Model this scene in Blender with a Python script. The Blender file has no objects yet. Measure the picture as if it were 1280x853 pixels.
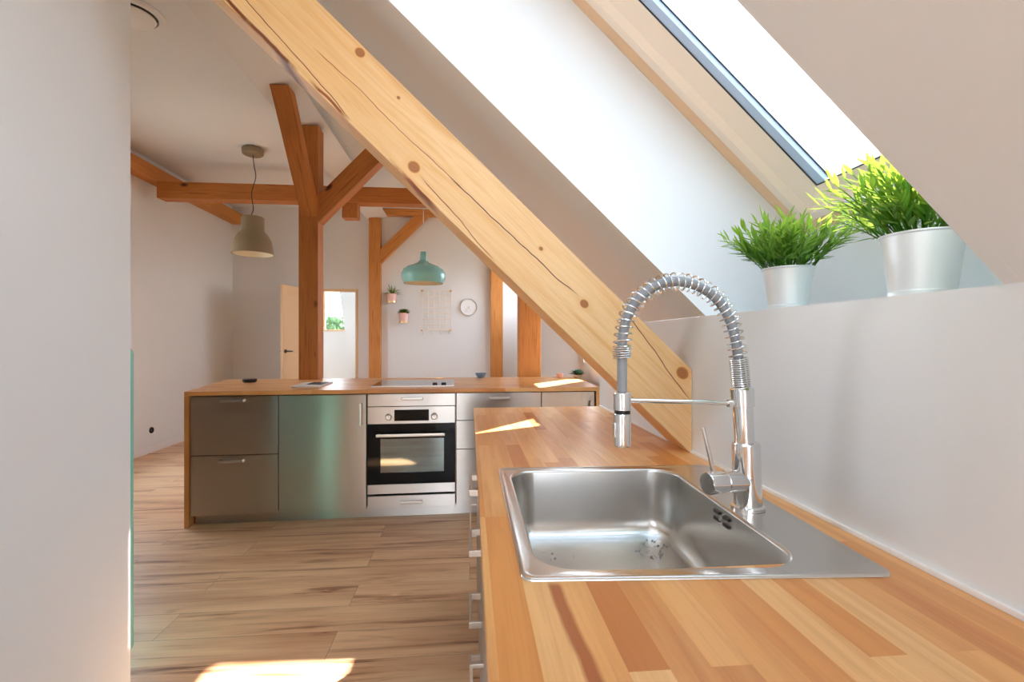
import bpy, bmesh, math, random
from mathutils import Vector, Matrix, noise
random.seed(7)
S = bpy.context.scene
C = S.collection
PI = math.pi

# ------------------------------------------------------------------ helpers
def lin(r, g, b):
    f = lambda v: (v/255/12.92) if v/255 <= .04045 else ((v/255+.055)/1.055)**2.4
    return (f(r), f(g), f(b), 1)

class NT:
    def __init__(s, name):
        s.m = bpy.data.materials.new(name); s.m.use_nodes = True
        s.t = s.m.node_tree; s.t.nodes.clear()
        s.out = s.n('ShaderNodeOutputMaterial')
    def n(s, typ, ins=None, **kw):
        nd = s.t.nodes.new(typ)
        for k, v in kw.items(): setattr(nd, k, v)
        if ins:
            for k, v in ins.items():
                if isinstance(v, bpy.types.NodeSocket): s.t.links.new(v, nd.inputs[k])
                else: nd.inputs[k].default_value = v
        return nd
    def math(s, op, a, b=0.0, c=None):
        d = {0: a, 1: b}
        if c is not None: d[2] = c
        return s.n('ShaderNodeMath', d, operation=op).outputs[0]
    def vmul(s, v, k):
        return s.n('ShaderNodeVectorMath', {0: v, 1: k}, operation='MULTIPLY').outputs[0]
    def vadd(s, v, k):
        return s.n('ShaderNodeVectorMath', {0: v, 1: k}, operation='ADD').outputs[0]
    def obj(s):
        return s.n('ShaderNodeTexCoord').outputs['Object']
    def sep(s, v):
        return s.n('ShaderNodeSeparateXYZ', {0: v}).outputs
    def comb(s, x, y, z):
        return s.n('ShaderNodeCombineXYZ', {0: x, 1: y, 2: z}).outputs[0]
    def noise(s, v, scale=5, detail=3, rough=.5, dist=0):
        return s.n('ShaderNodeTexNoise', {'Vector': v, 'Scale': scale, 'Detail': detail, 'Roughness': rough, 'Distortion': dist}).outputs['Fac']
    def ramp(s, f, stops, interp='LINEAR'):
        r = s.n('ShaderNodeValToRGB', {0: f}); cr = r.color_ramp; cr.interpolation = interp
        while len(cr.elements) < len(stops): cr.elements.new(.5)
        for e, (p, c) in zip(cr.elements, stops):
            e.position = p; e.color = c if len(c) == 4 else (*c, 1)
        return r.outputs[0]
    def mix(s, f, a, b, blend='MIX'):
        m = s.n('ShaderNodeMix', data_type='RGBA', blend_type=blend)
        for k, v in ((0, f), (6, a), (7, b)):
            if isinstance(v, bpy.types.NodeSocket): s.t.links.new(v, m.inputs[k])
            else: m.inputs[k].default_value = v
        return m.outputs[2]
    def step(s, v, lo, hi):
        return s.n('ShaderNodeMapRange', {0: v, 1: lo, 2: hi, 3: 0.0, 4: 1.0}).outputs[0]
    def bsdf(s, **ins):
        p = s.n('ShaderNodeBsdfPrincipled', {k.replace('_', ' '): v for k, v in ins.items()})
        s.t.links.new(p.outputs[0], s.out.inputs[0]); s.p = p
        return p
    def bump(s, h, strength=.2, dist=.002):
        b = s.n('ShaderNodeBump', {'Height': h, 'Strength': strength, 'Distance': dist})
        s.t.links.new(b.outputs[0], s.p.inputs['Normal'])

def plain(name, col, rough=.5, metal=0.0, **kw):
    n = NT(name); n.bsdf(Base_Color=col, Roughness=rough, Metallic=metal, **kw); return n.m

def plaster(name, col):
    n = NT(name); v = n.obj()
    f = n.noise(v, 1.3, 3)
    c = n.mix(f, tuple(x*.97 for x in col[:3])+(1,), col)
    n.bsdf(Base_Color=c, Roughness=.92)
    n.bump(n.noise(v, 160, 2), .06, .001)
    return n.m

def brushed(name, col, rough=.24, aniso=.85, tangent=(0, 0, 1), dirn=(1, 60, 60), amp=.12):
    n = NT(name); v = n.obj()
    f = n.noise(n.vmul(v, dirn), 12, 3)
    c = n.mix(f, tuple(x*(1-amp) for x in col[:3])+(1,), col)
    n.bsdf(Base_Color=c, Roughness=rough, Metallic=1.0, Anisotropic=aniso, Tangent=n.comb(*tangent))
    return n.m

def timber(name, light, mid, dark, grain=1.0, knots=(), cracks=(), knotcol=None, rough=.55, rand_knots=True, darkamt=.6):
    n = NT(name); v = n.obj(); x, y, z = n.sep(v)
    wob = n.noise(n.vmul(v, (1.3, 5, 5)), 1.0, 2)
    vv = n.vadd(v, n.comb(0.0, n.math('MULTIPLY', wob, .05), n.math('MULTIPLY', wob, .05)))
    g1 = n.noise(n.vmul(vv, (1.2, 26, 26)), 1.6*grain, 4, .6)
    g2 = n.noise(n.vmul(vv, (3, 160, 160)), 1.0, 2)
    pat = n.noise(n.vmul(v, (1, 4, 4)), 1.1, 2)
    c = n.ramp(g1, [(.25, mid), (.48, light), (.75, mid)])
    c = n.mix(n.math('MULTIPLY', n.step(g1, .58, .80), darkamt), c, dark)
    c = n.mix(n.math('MULTIPLY', n.step(pat, .45, .8), .6), c, mid)
    c = n.mix(n.math('MULTIPLY', n.step(g2, .5, .75), .25), c, dark)
    kc = knotcol or tuple(q*.45 for q in dark[:3])+(1,)
    if rand_knots:
        vo = n.n('ShaderNodeTexVoronoi', {'Vector': n.vmul(vv, (2.2, 5, 5)), 'Scale': 1.0}).outputs['Distance']
        c = n.mix(n.step(vo, .12, .07), c, dark)
        c = n.mix(n.step(vo, .075, .05), c, kc)
    wig = n.math('MULTIPLY', n.math('SUBTRACT', n.noise(n.vmul(v, (6, 6, 6)), 1.0, 3), .5), .022)
    for (kx, kz, kr) in knots:
        dx = n.math('MULTIPLY', n.math('SUBTRACT', x, kx), .82); dz = n.math('SUBTRACT', z, kz)
        d = n.math('SQRT', n.math('ADD', n.math('MULTIPLY', dx, dx), n.math('MULTIPLY', dz, dz)))
        d = n.math('ADD', d, n.math('MULTIPLY', wig, .25))
        c = n.mix(n.math('MULTIPLY', n.step(d, kr*2.2, kr*1.1), .5), c, mid)
        c = n.mix(n.step(d, kr*1.05, kr*.9), c, dark)
        ring = n.math('SINE', n.math('MULTIPLY', d, 900))
        c = n.mix(n.math('MULTIPLY', n.step(d, kr*.9, kr*.75), n.math('MULTIPLY_ADD', ring, .12, .6)), c, kc)
    for (x0, z0, x1, z1, w, col) in cracks:
        zt = n.n('ShaderNodeMapRange', {0: x, 1: x0, 2: x1, 3: z0, 4: z1}).outputs[0]
        d = n.math('ABSOLUTE', n.math('SUBTRACT', n.math('SUBTRACT', z, zt), wig))
        inside = n.math('MULTIPLY', n.step(x, min(x0, x1)-.01, min(x0, x1)+.03), n.step(x, max(x0, x1)+.01, max(x0, x1)-.03))
        fade = n.step(n.noise(n.vmul(v, (9, 1, 1)), 1.0, 2), .28, .45) if w > .004 else 1.0
        m_ = n.math('MULTIPLY', n.math('MULTIPLY', n.step(d, w, w*.45), inside), fade)
        c = n.mix(m_, c, col)
    n.bsdf(Base_Color=c, Roughness=rough)
    n.bump(g1, .12, .002)
    return n.m

def butcher(name, along, tones, w=.043, L=.62, rough=.33, streak=None):
    """glued hardwood staves, running along x or y"""
    n = NT(name); v = n.obj(); x, y, z = n.sep(v)
    a, b = (x, y) if along == 'x' else (y, x)
    q = n.comb(a, b, 0.0)
    br = n.n('ShaderNodeTexBrick', {'Vector': q, 'Color1': (0, 0, 0, 1), 'Color2': (1, 1, 1, 1), 'Scale': 1.0, 'Mortar Size': 0.0,
                                    'Brick Width': L, 'Row Height': w, 'Bias': 0.0}, offset=.37, offset_frequency=3, squash=.7, squash_frequency=2)
    t = n.sep(br.outputs['Color'])[0]
    c = n.ramp(t, tones, 'LINEAR')
    shift = n.math('MULTIPLY', t, 17.0)
    gv = n.comb(n.math('ADD', a, shift), n.math('ADD', n.math('MULTIPLY', b, 14), shift), z)
    g = n.noise(gv, 2.6, 4, .6, .6)
    c = n.mix(n.math('MULTIPLY', n.step(g, .42, .72), .45), c, tuple(k*f for k, f in zip(tones[-1][1][:3], (.9, .82, .7)))+(1,))
    fine = n.noise(n.comb(n.math('MULTIPLY', a, 6), n.math('MULTIPLY', b, 240), z), 1.0, 2)
    c = n.mix(n.math('MULTIPLY', n.step(fine, .5, .8), .18), c, (.30, .12, .03, 1))
    if streak:
        x0, y0, x1, y1, wd, col = streak
        ct = n.n('ShaderNodeMapRange', {0: y, 1: y0, 2: y1, 3: x0, 4: x1}).outputs[0]
        wg = n.math('MULTIPLY', n.math('SUBTRACT', n.noise(n.comb(n.math('MULTIPLY', y, 9), 0.0, 0.0), 1.0, 2), .5), .012)
        d = n.math('ABSOLUTE', n.math('SUBTRACT', n.math('SUBTRACT', x, ct), wg))
        ins = n.math('MULTIPLY', n.step(y, y1-.02, y1+.02), n.step(y, y0+.012, y0))
        f = n.math('MULTIPLY', n.math('MULTIPLY', n.step(d, wd, wd*.5), ins), .85)
        c = n.mix(f, c, col)
    n.bsdf(Base_Color=c, Roughness=rough, IOR=1.45)
    n.bump(fine, .03, .001)
    return n.m

# ---- meshes
def box(bm, lo, hi, bev=0.0, seg=2):
    vs = [bm.verts.new((x, y, z)) for x in (lo[0], hi[0]) for y in (lo[1], hi[1]) for z in (lo[2], hi[2])]
    fs = [bm.faces.new([vs[i] for i in f]) for f in ((0, 1, 3, 2), (4, 6, 7, 5), (0, 4, 5, 1), (2, 3, 7, 6), (0, 2, 6, 4), (1, 5, 7, 3))]
    if bev:
        ed = list({e for f in fs for e in f.edges})
        bmesh.ops.bevel(bm, geom=ed, offset=bev, segments=seg, profile=.5, affect='EDGES')
    return fs

def prism(bm, poly, axis, a0, a1, bev=0.0):
    """poly of 2-D points swept along an axis: 'x' (y,z), 'y' (x,z), 'z' (x,y)"""
    def P(p, a): return {'x': (a, p[0], p[1]), 'y': (p[0], a, p[1]), 'z': (p[0], p[1], a)}[axis]
    A = [bm.verts.new(P(p, a0)) for p in poly]; B = [bm.verts.new(P(p, a1)) for p in poly]
    n = len(poly)
    fs = [bm.faces.new(A), bm.faces.new(B[::-1])]
    for i in range(n): fs.append(bm.faces.new((A[i], B[i], B[(i+1) % n], A[(i+1) % n])))
    bmesh.ops.recalc_face_normals(bm, faces=fs)
    if bev:
        ed = list({e for f in fs for e in f.edges})
        bmesh.ops.bevel(bm, geom=ed, offset=bev, segments=2, profile=.5, affect='EDGES')
    return fs

def quad(bm, *pts):
    return bm.faces.new([bm.verts.new(p) for p in pts])

def lathe(bm, prof, n=40, org=(0, 0, 0), axis=(0, 0, 1), closed_ends=True):
    """prof: (radius, height) pairs"""
    ax = Vector(axis).normalized(); u = ax.orthogonal().normalized(); w = ax.cross(u); o = Vector(org)
    rings = []
    for r, h in prof:
        if r <= 1e-6: rings.append([bm.verts.new(o+ax*h)])
        else: rings.append([bm.verts.new(o+ax*h+(u*math.cos(2*PI*k/n)+w*math.sin(2*PI*k/n))*r) for k in range(n)])
    fs = []
    for A, B in zip(rings, rings[1:]):
        if len(A) == 1 and len(B) == 1: continue
        for k in range(n):
            k2 = (k+1) % n
            if len(A) == 1: fs.append(bm.faces.new((A[0], B[k2], B[k])))
            elif len(B) == 1: fs.append(bm.faces.new((A[k], A[k2], B[0])))
            else: fs.append(bm.faces.new((A[k], A[k2], B[k2], B[k])))
    if closed_ends:
        for R in (rings[0], rings[-1]):
            if len(R) > 1: fs.append(bm.faces.new(R))
    bmesh.ops.recalc_face_normals(bm, faces=fs)
    return fs

def tube(bm, pts, r, n=12, caps=True):
    pts = [Vector(p) for p in pts]; rs = r if isinstance(r, (list, tuple)) else [r]*len(pts)
    t0 = (pts[1]-pts[0]).normalized(); u = t0.orthogonal().normalized(); rings = []
    for i, p in enumerate(pts):
        t = (pts[min(i+1, len(pts)-1)]-pts[max(i-1, 0)]).normalized()
        u = (u-t*u.dot(t)).normalized(); w = t.cross(u)
        rings.append([bm.verts.new(p+(u*math.cos(2*PI*k/n)+w*math.sin(2*PI*k/n))*rs[i]) for k in range(n)])
    fs = []
    for A, B in zip(rings, rings[1:]):
        for k in range(n): fs.append(bm.faces.new((A[k], A[(k+1) % n], B[(k+1) % n], B[k])))
    if caps: fs += [bm.faces.new(rings[0][::-1]), bm.faces.new(rings[-1])]
    return fs

def catmull(P, per=8):
    P = [Vector(p) for p in P]; out = []
    for i in range(len(P)-1):
        a, b, c, d = P[max(i-1, 0)], P[i], P[i+1], P[min(i+2, len(P)-1)]
        for k in range(per):
            t = k/per
            out.append(.5*((2*b)+(c-a)*t+(2*a-5*b+4*c-d)*t*t+(3*b-a-3*c+d)*t**3))
    return out+[P[-1]]

ROOTM = {}
def thing(name, label, cat, loc=(0, 0, 0), rotz=0.0, group=None):
    o = bpy.data.objects.new(name, None); C.objects.link(o); o.empty_display_size = .1
    o.location = loc; o.rotation_euler = (0, 0, rotz)
    o['label'] = label; o['category'] = cat
    if group: o['group'] = group
    ROOTM[o.name] = Matrix.Translation(loc) @ Matrix.Rotation(rotz, 4, 'Z')
    return o

def obj(name, bm, mat, parent=None, frame=None, loc=None, smooth=True, angle=28, label=None, weighted=False):
    """link bm (given in world coordinates, or in 'frame') as one mesh object"""
    if frame is not None: bm.transform(frame)
    M = ROOTM[parent.name] if parent is not None else Matrix.Translation(loc or (0, 0, 0))
    bm.transform(M.inverted())
    me = bpy.data.meshes.new(name)
    bmesh.ops.recalc_face_normals(bm, faces=bm.faces[:]) if False else None
    bm.to_mesh(me); bm.free()
    for m in (mat if isinstance(mat, list) else [mat]): me.materials.append(m)
    if smooth:
        me.shade_smooth()
        me.set_sharp_from_angle(angle=math.radians(angle))
    o = bpy.data.objects.new(name, me); C.objects.link(o)
    if parent is not None:
        o.parent = parent; ROOTM[o.name] = M
    else:
        o.location = M.translation; ROOTM[o.name] = M
    if label: o['label'] = label
    if smooth and len(o.data.polygons) < 20000: o.modifiers.new('weighted_normal', 'WEIGHTED_NORMAL').keep_sharp = True
    return o

def tag(o, label, cat, group=None):
    o['label'] = label; o['category'] = cat
    if group: o['group'] = group
    return o

def struct(name, bm, mat, parent=None, smooth=False, **kw):
    o = obj(name, bm, mat, parent, smooth=smooth, **kw)
    if parent is None: o['kind'] = 'structure'
    return o

def B(): return bmesh.new()
def bxo(lo, hi, bev=0.0): b = B(); box(b, lo, hi, bev); return b

# ------------------------------------------------------------------ materials
W_WHITE = plaster('white_plaster', (.81, .83, .84, 1))
M_MAIN = timber('pale_pine_beam', lin(230, 190, 138), lin(220, 168, 104), lin(188, 120, 54), darkamt=.3,
                knots=[(1.464, .163, .013), (1.141, .038, .015), (.527, .098, .013), (.174, .155, .017), (.727, .125, .006), (1.305, .148, .004)],
                cracks=[(1.95, .068, 1.356, .008, .0018, lin(120, 66, 26)), (1.553, .081, 1.0, .093, .0014, lin(140, 80, 34)), (1.05, .09, .559, .099, .0022, lin(96, 52, 22)),
                        (1.107, .034, .80, .006, .0018, lin(120, 66, 26)), (.43, .168, .103, .113, .0020, lin(110, 60, 24)),
                        (1.95, .020, 1.55, .002, .007, lin(120, 62, 30)), (1.50, .008, 1.36, .004, .005, lin(140, 74, 34)), (1.2, .006, 1.02, .002, .005, lin(150, 80, 40))],
                knotcol=lin(140, 82, 42), rough=.5, rand_knots=False)
M_OLD = timber('orange_brown_timber', lin(192, 122, 56), lin(166, 94, 36), lin(112, 58, 18), knotcol=lin(62, 30, 12))
M_FAR = timber('honey_timber', lin(210, 142, 72), lin(188, 114, 48), lin(136, 74, 26), knotcol=lin(96, 52, 24))
M_PINE = plain('pale_pine_joinery', lin(234, 200, 156), .45)
M_SASH = plain('varnished_pine_sash', lin(247, 228, 207), .35)
M_SASH2 = plain('orange_pine_casing', lin(240, 202, 162), .4)
BT = [(0, lin(230, 166, 100)), (.25, lin(244, 196, 134)), (.5, lin(222, 150, 80)), (.75, lin(240, 182, 116)), (1.0, lin(198, 118, 56))]
M_TOP = butcher('beech_staves', 'y', BT, streak=(-.218, -.262, -.205, -.52, .011, lin(166, 84, 38)))
M_TOP2 = butcher('beech_staves_crosswise', 'x', [(p, tuple(k*.93 for k in c[:3])+(1,)) for p, c in BT])
M_STEEL = brushed('brushed_steel', (.66, .615, .57, 1), .33, .97)
M_STEELD = M_STEEL
M_SINK = brushed('sink_steel', (.66, .64, .61, 1), .26, .5, (0, 1, 0), (60, 1, 60), .08)
M_RIM = brushed('sink_rim_steel', (.68, .66, .63, 1), .24, .5, (1, 0, 0), (1, 60, 60), .05)
M_CHROME = plain('chrome', (.80, .81, .82, 1), .07, 1.0)
M_SPRING = plain('spring_steel', (.72, .73, .74, 1), .18, 1.0)
M_NICKEL = plain('satin_nickel', (.66, .62, .57, 1), .33, 1.0)
M_BLACKGL = plain('black_glass', (.006, .006, .007, 1), .06)
M_OVENBLK = plain('oven_black_glass', (.006, .006, .007, 1), .08, Specular_IOR_Level=.16)
M_BLACK = plain('black_plastic', (.012, .012, .012, 1), .4)
M_GREYHOSE = plain('grey_hose', lin(150, 154, 160), .5)
M_WHITEPL = plain('white_lacquer', (.85, .85, .84, 1), .35)
M_CORK = plain('white_sealant', (.88, .87, .85, 1), .5)
M_TEAL = plain('teal_enamel', lin(140, 206, 208), .2)
M_TAUPE = plain('taupe_enamel', lin(146, 132, 106), .45)
M_CREAM = plain('cream_inner', lin(232, 226, 206), .5)
M_MINT = plain('mint_enamel', lin(132, 208, 194), .22)
M_PINK = plain('pink_glaze', lin(232, 190, 182), .45)
M_GOLD = plain('brass', (.80, .52, .26, 1), .28, 1.0)
M_PALEGOLD = plain('pale_gold_wire', lin(236, 214, 184), .4)
M_PAPER = plain('paper', lin(222, 216, 208), .7)
M_DARKINK = plain('dark_cover', lin(52, 46, 48), .5)
M_SOIL = plain('dark_soil', (.02, .014, .01, 1), .95)
M_SPACER = plain('blue_grey_spacer', lin(186, 208, 236), .4)
M_GASKET = plain('black_gasket', (.02, .022, .03, 1), .5)
M_GALV = plain('galvanised_tin', (.80, .85, .88, 1), .42, .4)
M_SUCC = plain('succulent_green', lin(92, 132, 112), .5)
M_BLUE = plain('blue_glaze', lin(120, 150, 180), .3)
M_CARC = plain('gap_shade_carcass', (.06, .055, .05, 1), .6)  # carcass coloured dark so the gaps between fronts look shaded
M_DARKGREY = plain('dark_grey', (.05, .05, .05, 1), .5)

def leaf_mat(name, base, tip):
    n = NT(name); oi = n.n('ShaderNodeVertexColor', layer_name='tone').outputs[0]
    t = n.sep(oi)[0]
    c = n.mix(t, base, tip)
    p = n.n('ShaderNodeBsdfPrincipled', {'Base Color': c, 'Roughness': .42})
    tr = n.n('ShaderNodeBsdfTranslucent', {0: n.mix(.5, c, (.75, .85, .12, 1))})
    mx = n.n('ShaderNodeMixShader', {0: .42, 1: p.outputs[0], 2: tr.outputs[0]})
    n.t.links.new(mx.outputs[0], n.out.inputs[0]); return n.m
M_LEAF = leaf_mat('grass_leaf', lin(52, 120, 30), lin(150, 200, 60))
M_LEAFD = leaf_mat('dark_leaf', lin(38, 78, 30), lin(92, 140, 62))
M_TREE = leaf_mat('tree_leaf', lin(34, 62, 30), lin(60, 92, 48))

def glass_mat(name, tint=(1, 1, 1, 1), refl=.08, rough=0.0):
    n = NT(name)
    tr = n.n('ShaderNodeBsdfTransparent', {0: tint})
    gl = n.n('ShaderNodeBsdfGlossy', {'Roughness': rough})
    fc = n.n('ShaderNodeLayerWeight', {'Blend': .5}).outputs['Facing']
    mx = n.n('ShaderNodeMixShader', {0: n.math('MULTIPLY_ADD', n.math('POWER', fc, 4.0), .7, refl), 1: tr.outputs[0], 2: gl.outputs[0]})
    n.t.links.new(mx.outputs[0], n.out.inputs[0]); return n.m
M_GLASS = glass_mat('clear_pane', refl=.05)
M_OVENGL = None
def oven_glass():
    n = NT('oven_window_glass')
    tr = n.n('ShaderNodeBsdfTransparent', {0: (.34, .38, .36, 1)})
    gl = n.n('ShaderNodeBsdfGlossy', {0: (.78, .86, .80, 1), 'Roughness': .05})
    mx = n.n('ShaderNodeMixShader', {0: .26, 1: tr.outputs[0], 2: gl.outputs[0]})
    n.t.links.new(mx.outputs[0], n.out.inputs[0]); return n.m
M_OVENGL = oven_glass()

def floor_mat():
    n = NT('walnut_look_laminate'); v = n.obj(); x, y, z = n.sep(v)
    br = n.n('ShaderNodeTexBrick', {'Vector': n.comb(x, n.math('ADD', y, .06), 0.0), 'Color1': (0, 0, 0, 1), 'Color2': (1, 1, 1, 1), 'Mortar': (0, 0, 0, 1), 'Scale': 1.0,
                                    'Mortar Size': .0011, 'Mortar Smooth': .2, 'Brick Width': 1.285, 'Row Height': .194}, offset=.43, offset_frequency=2)
    t = n.sep(br.outputs['Color'])[0]
    sh = n.math('MULTIPLY', t, 23.0)
    gv = n.comb(n.math('ADD', n.math('MULTIPLY', x, .75), sh), n.math('ADD', n.math('MULTIPLY', y, 8.5), sh), 0.0)
    g = n.noise(gv, 1.7, 5, .62, .9)
    big = n.noise(n.comb(n.math('ADD', n.math('MULTIPLY', x, .8), sh), n.math('MULTIPLY', y, 5), sh), 1.3, 2)
    c = n.ramp(t, [(0, lin(224, 168, 122)), (.5, lin(240, 192, 146)), (1, lin(214, 156, 108))])
    c = n.mix(n.math('MULTIPLY', n.step(g, .38, .54), .5), lin(246, 206, 162), c)
    c = n.mix(n.math('MULTIPLY', n.step(big, .48, .72), .6), c, lin(194, 124, 80))
    c = n.mix(n.math('MULTIPLY', n.step(g, .54, .66), .65), c, lin(164, 92, 56))
    c = n.mix(n.math('MULTIPLY', n.math('MULTIPLY', n.step(g, .62, .70), n.step(big, .45, .6)), .9), c, lin(92, 50, 32))
    fine = n.noise(n.comb(n.math('MULTIPLY', x, 3), n.math('MULTIPLY', y, 130), sh), 1.0, 3)
    c = n.mix(n.math('MULTIPLY', n.step(fine, .45, .8), .2), c, lin(128, 84, 60))
    c = n.mix(n.math('MULTIPLY', br.outputs['Fac'], .6), c, lin(96, 62, 44))
    n.bsdf(Base_Color=c, Roughness=.36, IOR=1.45)
    return n.m
M_FLOOR = floor_mat()

# ------------------------------------------------------------------ setting
XL, XK, XR, YF, YB, ZC = -3.476, .655, 1.06, 7.40, -2.50, 3.20
YD, YK, YR0, YR1 = 3.05, 2.38, .535, 1.285            # end of the low slope; the two sides of the roof-window opening
N = (.6896, 0, .7242); T = (-.7242, 0, .6896)
def rp(k, w): return (k*N[0]+w*T[0], k*N[2]+w*T[2])      # a point (x, z) of the roof section: k outwards, w up the slope
K0, K1, WTOP = 1.386, 1.744, 1.95

struct('floor', bxo((XL-.1, YB-.1, -.08), (XR+.1, 10.2, 0)), M_FLOOR)

# walls
LW = (3.75, 5.2, .95, 2.25)  # opening for an unseen window, added to let in fill light
b = B(); box(b, (XL-.1, YB, 0), (XL, LW[0], ZC+.1)); box(b, (XL-.1, LW[1], 0), (XL, YF, ZC+.1)); box(b, (XL-.1, LW[0], 0), (XL, LW[1], LW[2])); box(b, (XL-.1, LW[0], LW[3]), (XL, LW[1], ZC+.1))
struct('wall_left', b, W_WHITE)
b = B()
for lo, hi in (((LW[0], LW[2]), (LW[0]+.06, LW[3])), ((LW[1]-.06, LW[2]), (LW[1], LW[3])), ((LW[0]+.06, LW[2]), (LW[1]-.06, LW[2]+.06)), ((LW[0]+.06, LW[3]-.06), (LW[1]-.06, LW[3]))):
    box(b, (XL-.08, lo[0], lo[1]), (XL-.02, hi[0], hi[1]), .004)
w = struct('window_8', b, M_WHITEPL)
b = B(); box(b, (XL-.052, LW[0]+.06, LW[2]+.06), (XL-.048, LW[1]-.06, LW[3]-.06)); obj('pane', b, M_GLASS, w, smooth=False)
DX0, DX1, DZ = -2.41, -1.675, 2.00
b = B(); box(b, (XL-.1, YF, 0), (DX0, YF+.12, ZC+.1)); box(b, (DX1, YF, 0), (XR+.1, YF+.12, ZC+.1)); box(b, (DX0, YF, DZ), (DX1, YF+.12, ZC+.1))
struct('wall_far', b, W_WHITE)
struct('wall_partition', bxo((-1.17, YB, 0), (-1.09, 1.651, ZC)), W_WHITE)
struct('trim_2', bxo((-1.168, 1.651, 0), (-1.0955, 1.6565, 2.2), .0015), plain('honey_pine_board', lin(226, 168, 108), .5))  # unseen board, added for the orange streak it reflects in the steel door
# knee wall below the slope with its ledge
b = B(); box(b, (XK, YB, 0), (XK+.02, YK, 1.29)); box(b, (XK+.02, YK-.02, 0), (1.25, YK, 1.29)); box(b, (1.23, YK, 0), (1.25, YD-.02, .80)); box(b, (XK+.02, YR0, 1.27), (.955, YR1, 1.29))
struct('wall_knee', b, W_WHITE)
b = B(); box(b, (.935, YR0, 1.29), (.955, YR1, 1.525))
struct('wall_niche', b, W_WHITE)
# gable cheek closing the low slope where the dormer opens
b = B(); prism(b, [(1.25, 0), (1.25, 1.0), (XR+.06, 1.0), (XR+.06, ZC), (-1.34, ZC), (-1.21, 3.06), (1.25, .722)], 'y', YD-.02, YD)
struct('wall_cheek', b, W_WHITE)
# dormer wall; its unseen windows are added to cast sun streaks and fill light
LIGHT_WINS = [(4.03, 4.42, 1.02, 1.56), (5.90, 6.60, 1.66, 2.38), (6.68, 7.20, 1.66, 2.75)]
RK = [(3.40, 1.58), (3.68, 1.58), (4.40, 2.20), (4.12, 2.20)]            # unseen raking window, added and shaped to cast the floor sun patch
x0, x1 = XR, XR+.06
b = B(); box(b, (x0, YD, 0), (x1, 3.40, ZC))
prism(b, [(3.40, 0), (4.03, 0), (4.03, 1.8814), (3.68, 1.58), (3.40, 1.58)], 'x', x0, x1)
box(b, (x0, 4.03, 0), (x1, 4.42, 1.02)); prism(b, [(4.03, 1.56), (4.42, 1.56), (4.42, 2.20), (4.40, 2.20), (4.03, 1.8814)], 'x', x0, x1)
prism(b, [(3.40, 1.58), (4.12, 2.20), (4.42, 2.20), (4.42, 2.50), (3.40, 2.50)], 'x', x0, x1)
box(b, (x0, 3.40, 2.50), (x1, 4.228, ZC)); box(b, (x0, 4.228, 3.08), (x1, 4.72, ZC)); box(b, (x0, 4.42, 0), (x1, 4.72, 2.50)); box(b, (x0, 4.33, 2.50), (x1, 4.575, 3.08))
yy = 4.72
LIGHT_WINS += [(4.228, 4.33, 2.50, 3.08), (4.575, 4.72, 2.50, 3.08)]  # added slots aiming sun at the fridge edge and the partition end
for (y0, y1, z0, z1) in LIGHT_WINS[1:3]:
    box(b, (XR, yy, 0), (XR+.06, y0, ZC)); box(b, (XR, y0, 0), (XR+.06, y1, z0)); box(b, (XR, y0, z1), (XR+.06, y1, ZC)); yy = y1
box(b, (XR, yy, 0), (XR+.06, YF, ZC))
struct('wall_dormer', b, W_WHITE)
for i, (y0, y1, z0, z1) in enumerate(LIGHT_WINS):
    b = B(); t = .018
    for lo, hi in (((y0, z0), (y0+t, z1)), ((y1-t, z0), (y1, z1)), ((y0+t, z0), (y1-t, z0+t)), ((y0+t, z1-t), (y1-t, z1))):
        box(b, (XR+.015, lo[0], lo[1]), (XR+.055, hi[0], hi[1]), .003)
    w = struct('window_%d' % (i+3), b, M_PINE)
    b = B(); box(b, (XR+.03, y0+t, z0+t), (XR+.034, y1-t, z1-t)); obj('pane', b, M_GLASS, w, smooth=False)
b = B(); cyk, czk = sum(p[0] for p in RK)/4, sum(p[1] for p in RK)/4
RI = [(cyk+(y-cyk)*.93, czk+(z-czk)*.93) for y, z in RK]
for k in range(4): prism(b, [RK[k], RK[(k+1) % 4], RI[(k+1) % 4], RI[k]], 'x', XR+.015, XR+.055)
w = struct('window_11', b, M_PINE)
b = B(); prism(b, RI, 'x', XR+.03, XR+.034); obj('pane', b, M_GLASS, w, smooth=False)
HW = (-1.05, -.42, 1.55, 2.95)
b = B(); box(b, (XL, YB-.1, 0), (HW[0], YB, ZC)); box(b, (HW[0], YB-.1, 0), (HW[1], YB, HW[2])); box(b, (HW[0], YB-.1, HW[3]), (HW[1], YB, ZC)); box(b, (HW[1], YB-.1, 0), (-.30, YB, ZC))
box(b, (1.0, YB-.1, 0), (1.25, YB, ZC)); box(b, (-.30, YB-.1, 2.95), (1.0, YB, ZC))
struct('wall_back', b, W_WHITE)
for nm, (xa, xb, za, zb) in (('window_2', (-.30, 1.0, .02, 2.95)), ('window_12', HW)):  # unseen rear windows, added to fill the room with daylight
    b = B(); t = .06
    for lo, hi in (((xa, za), (xa+t, zb)), ((xb-t, za), (xb, zb)), ((xa+t, za), (xb-t, za+t)), ((xa+t, zb-t), (xb-t, zb))): box(b, (lo[0], YB-.08, lo[1]), (hi[0], YB-.02, hi[1]), .004)
    w = struct(nm, b, M_PINE)
    b = B(); box(b, (xa+t, YB-.052, za+t), (xb-t, YB-.048, zb-t)); obj('pane', b, M_GLASS, w, smooth=False)

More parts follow.
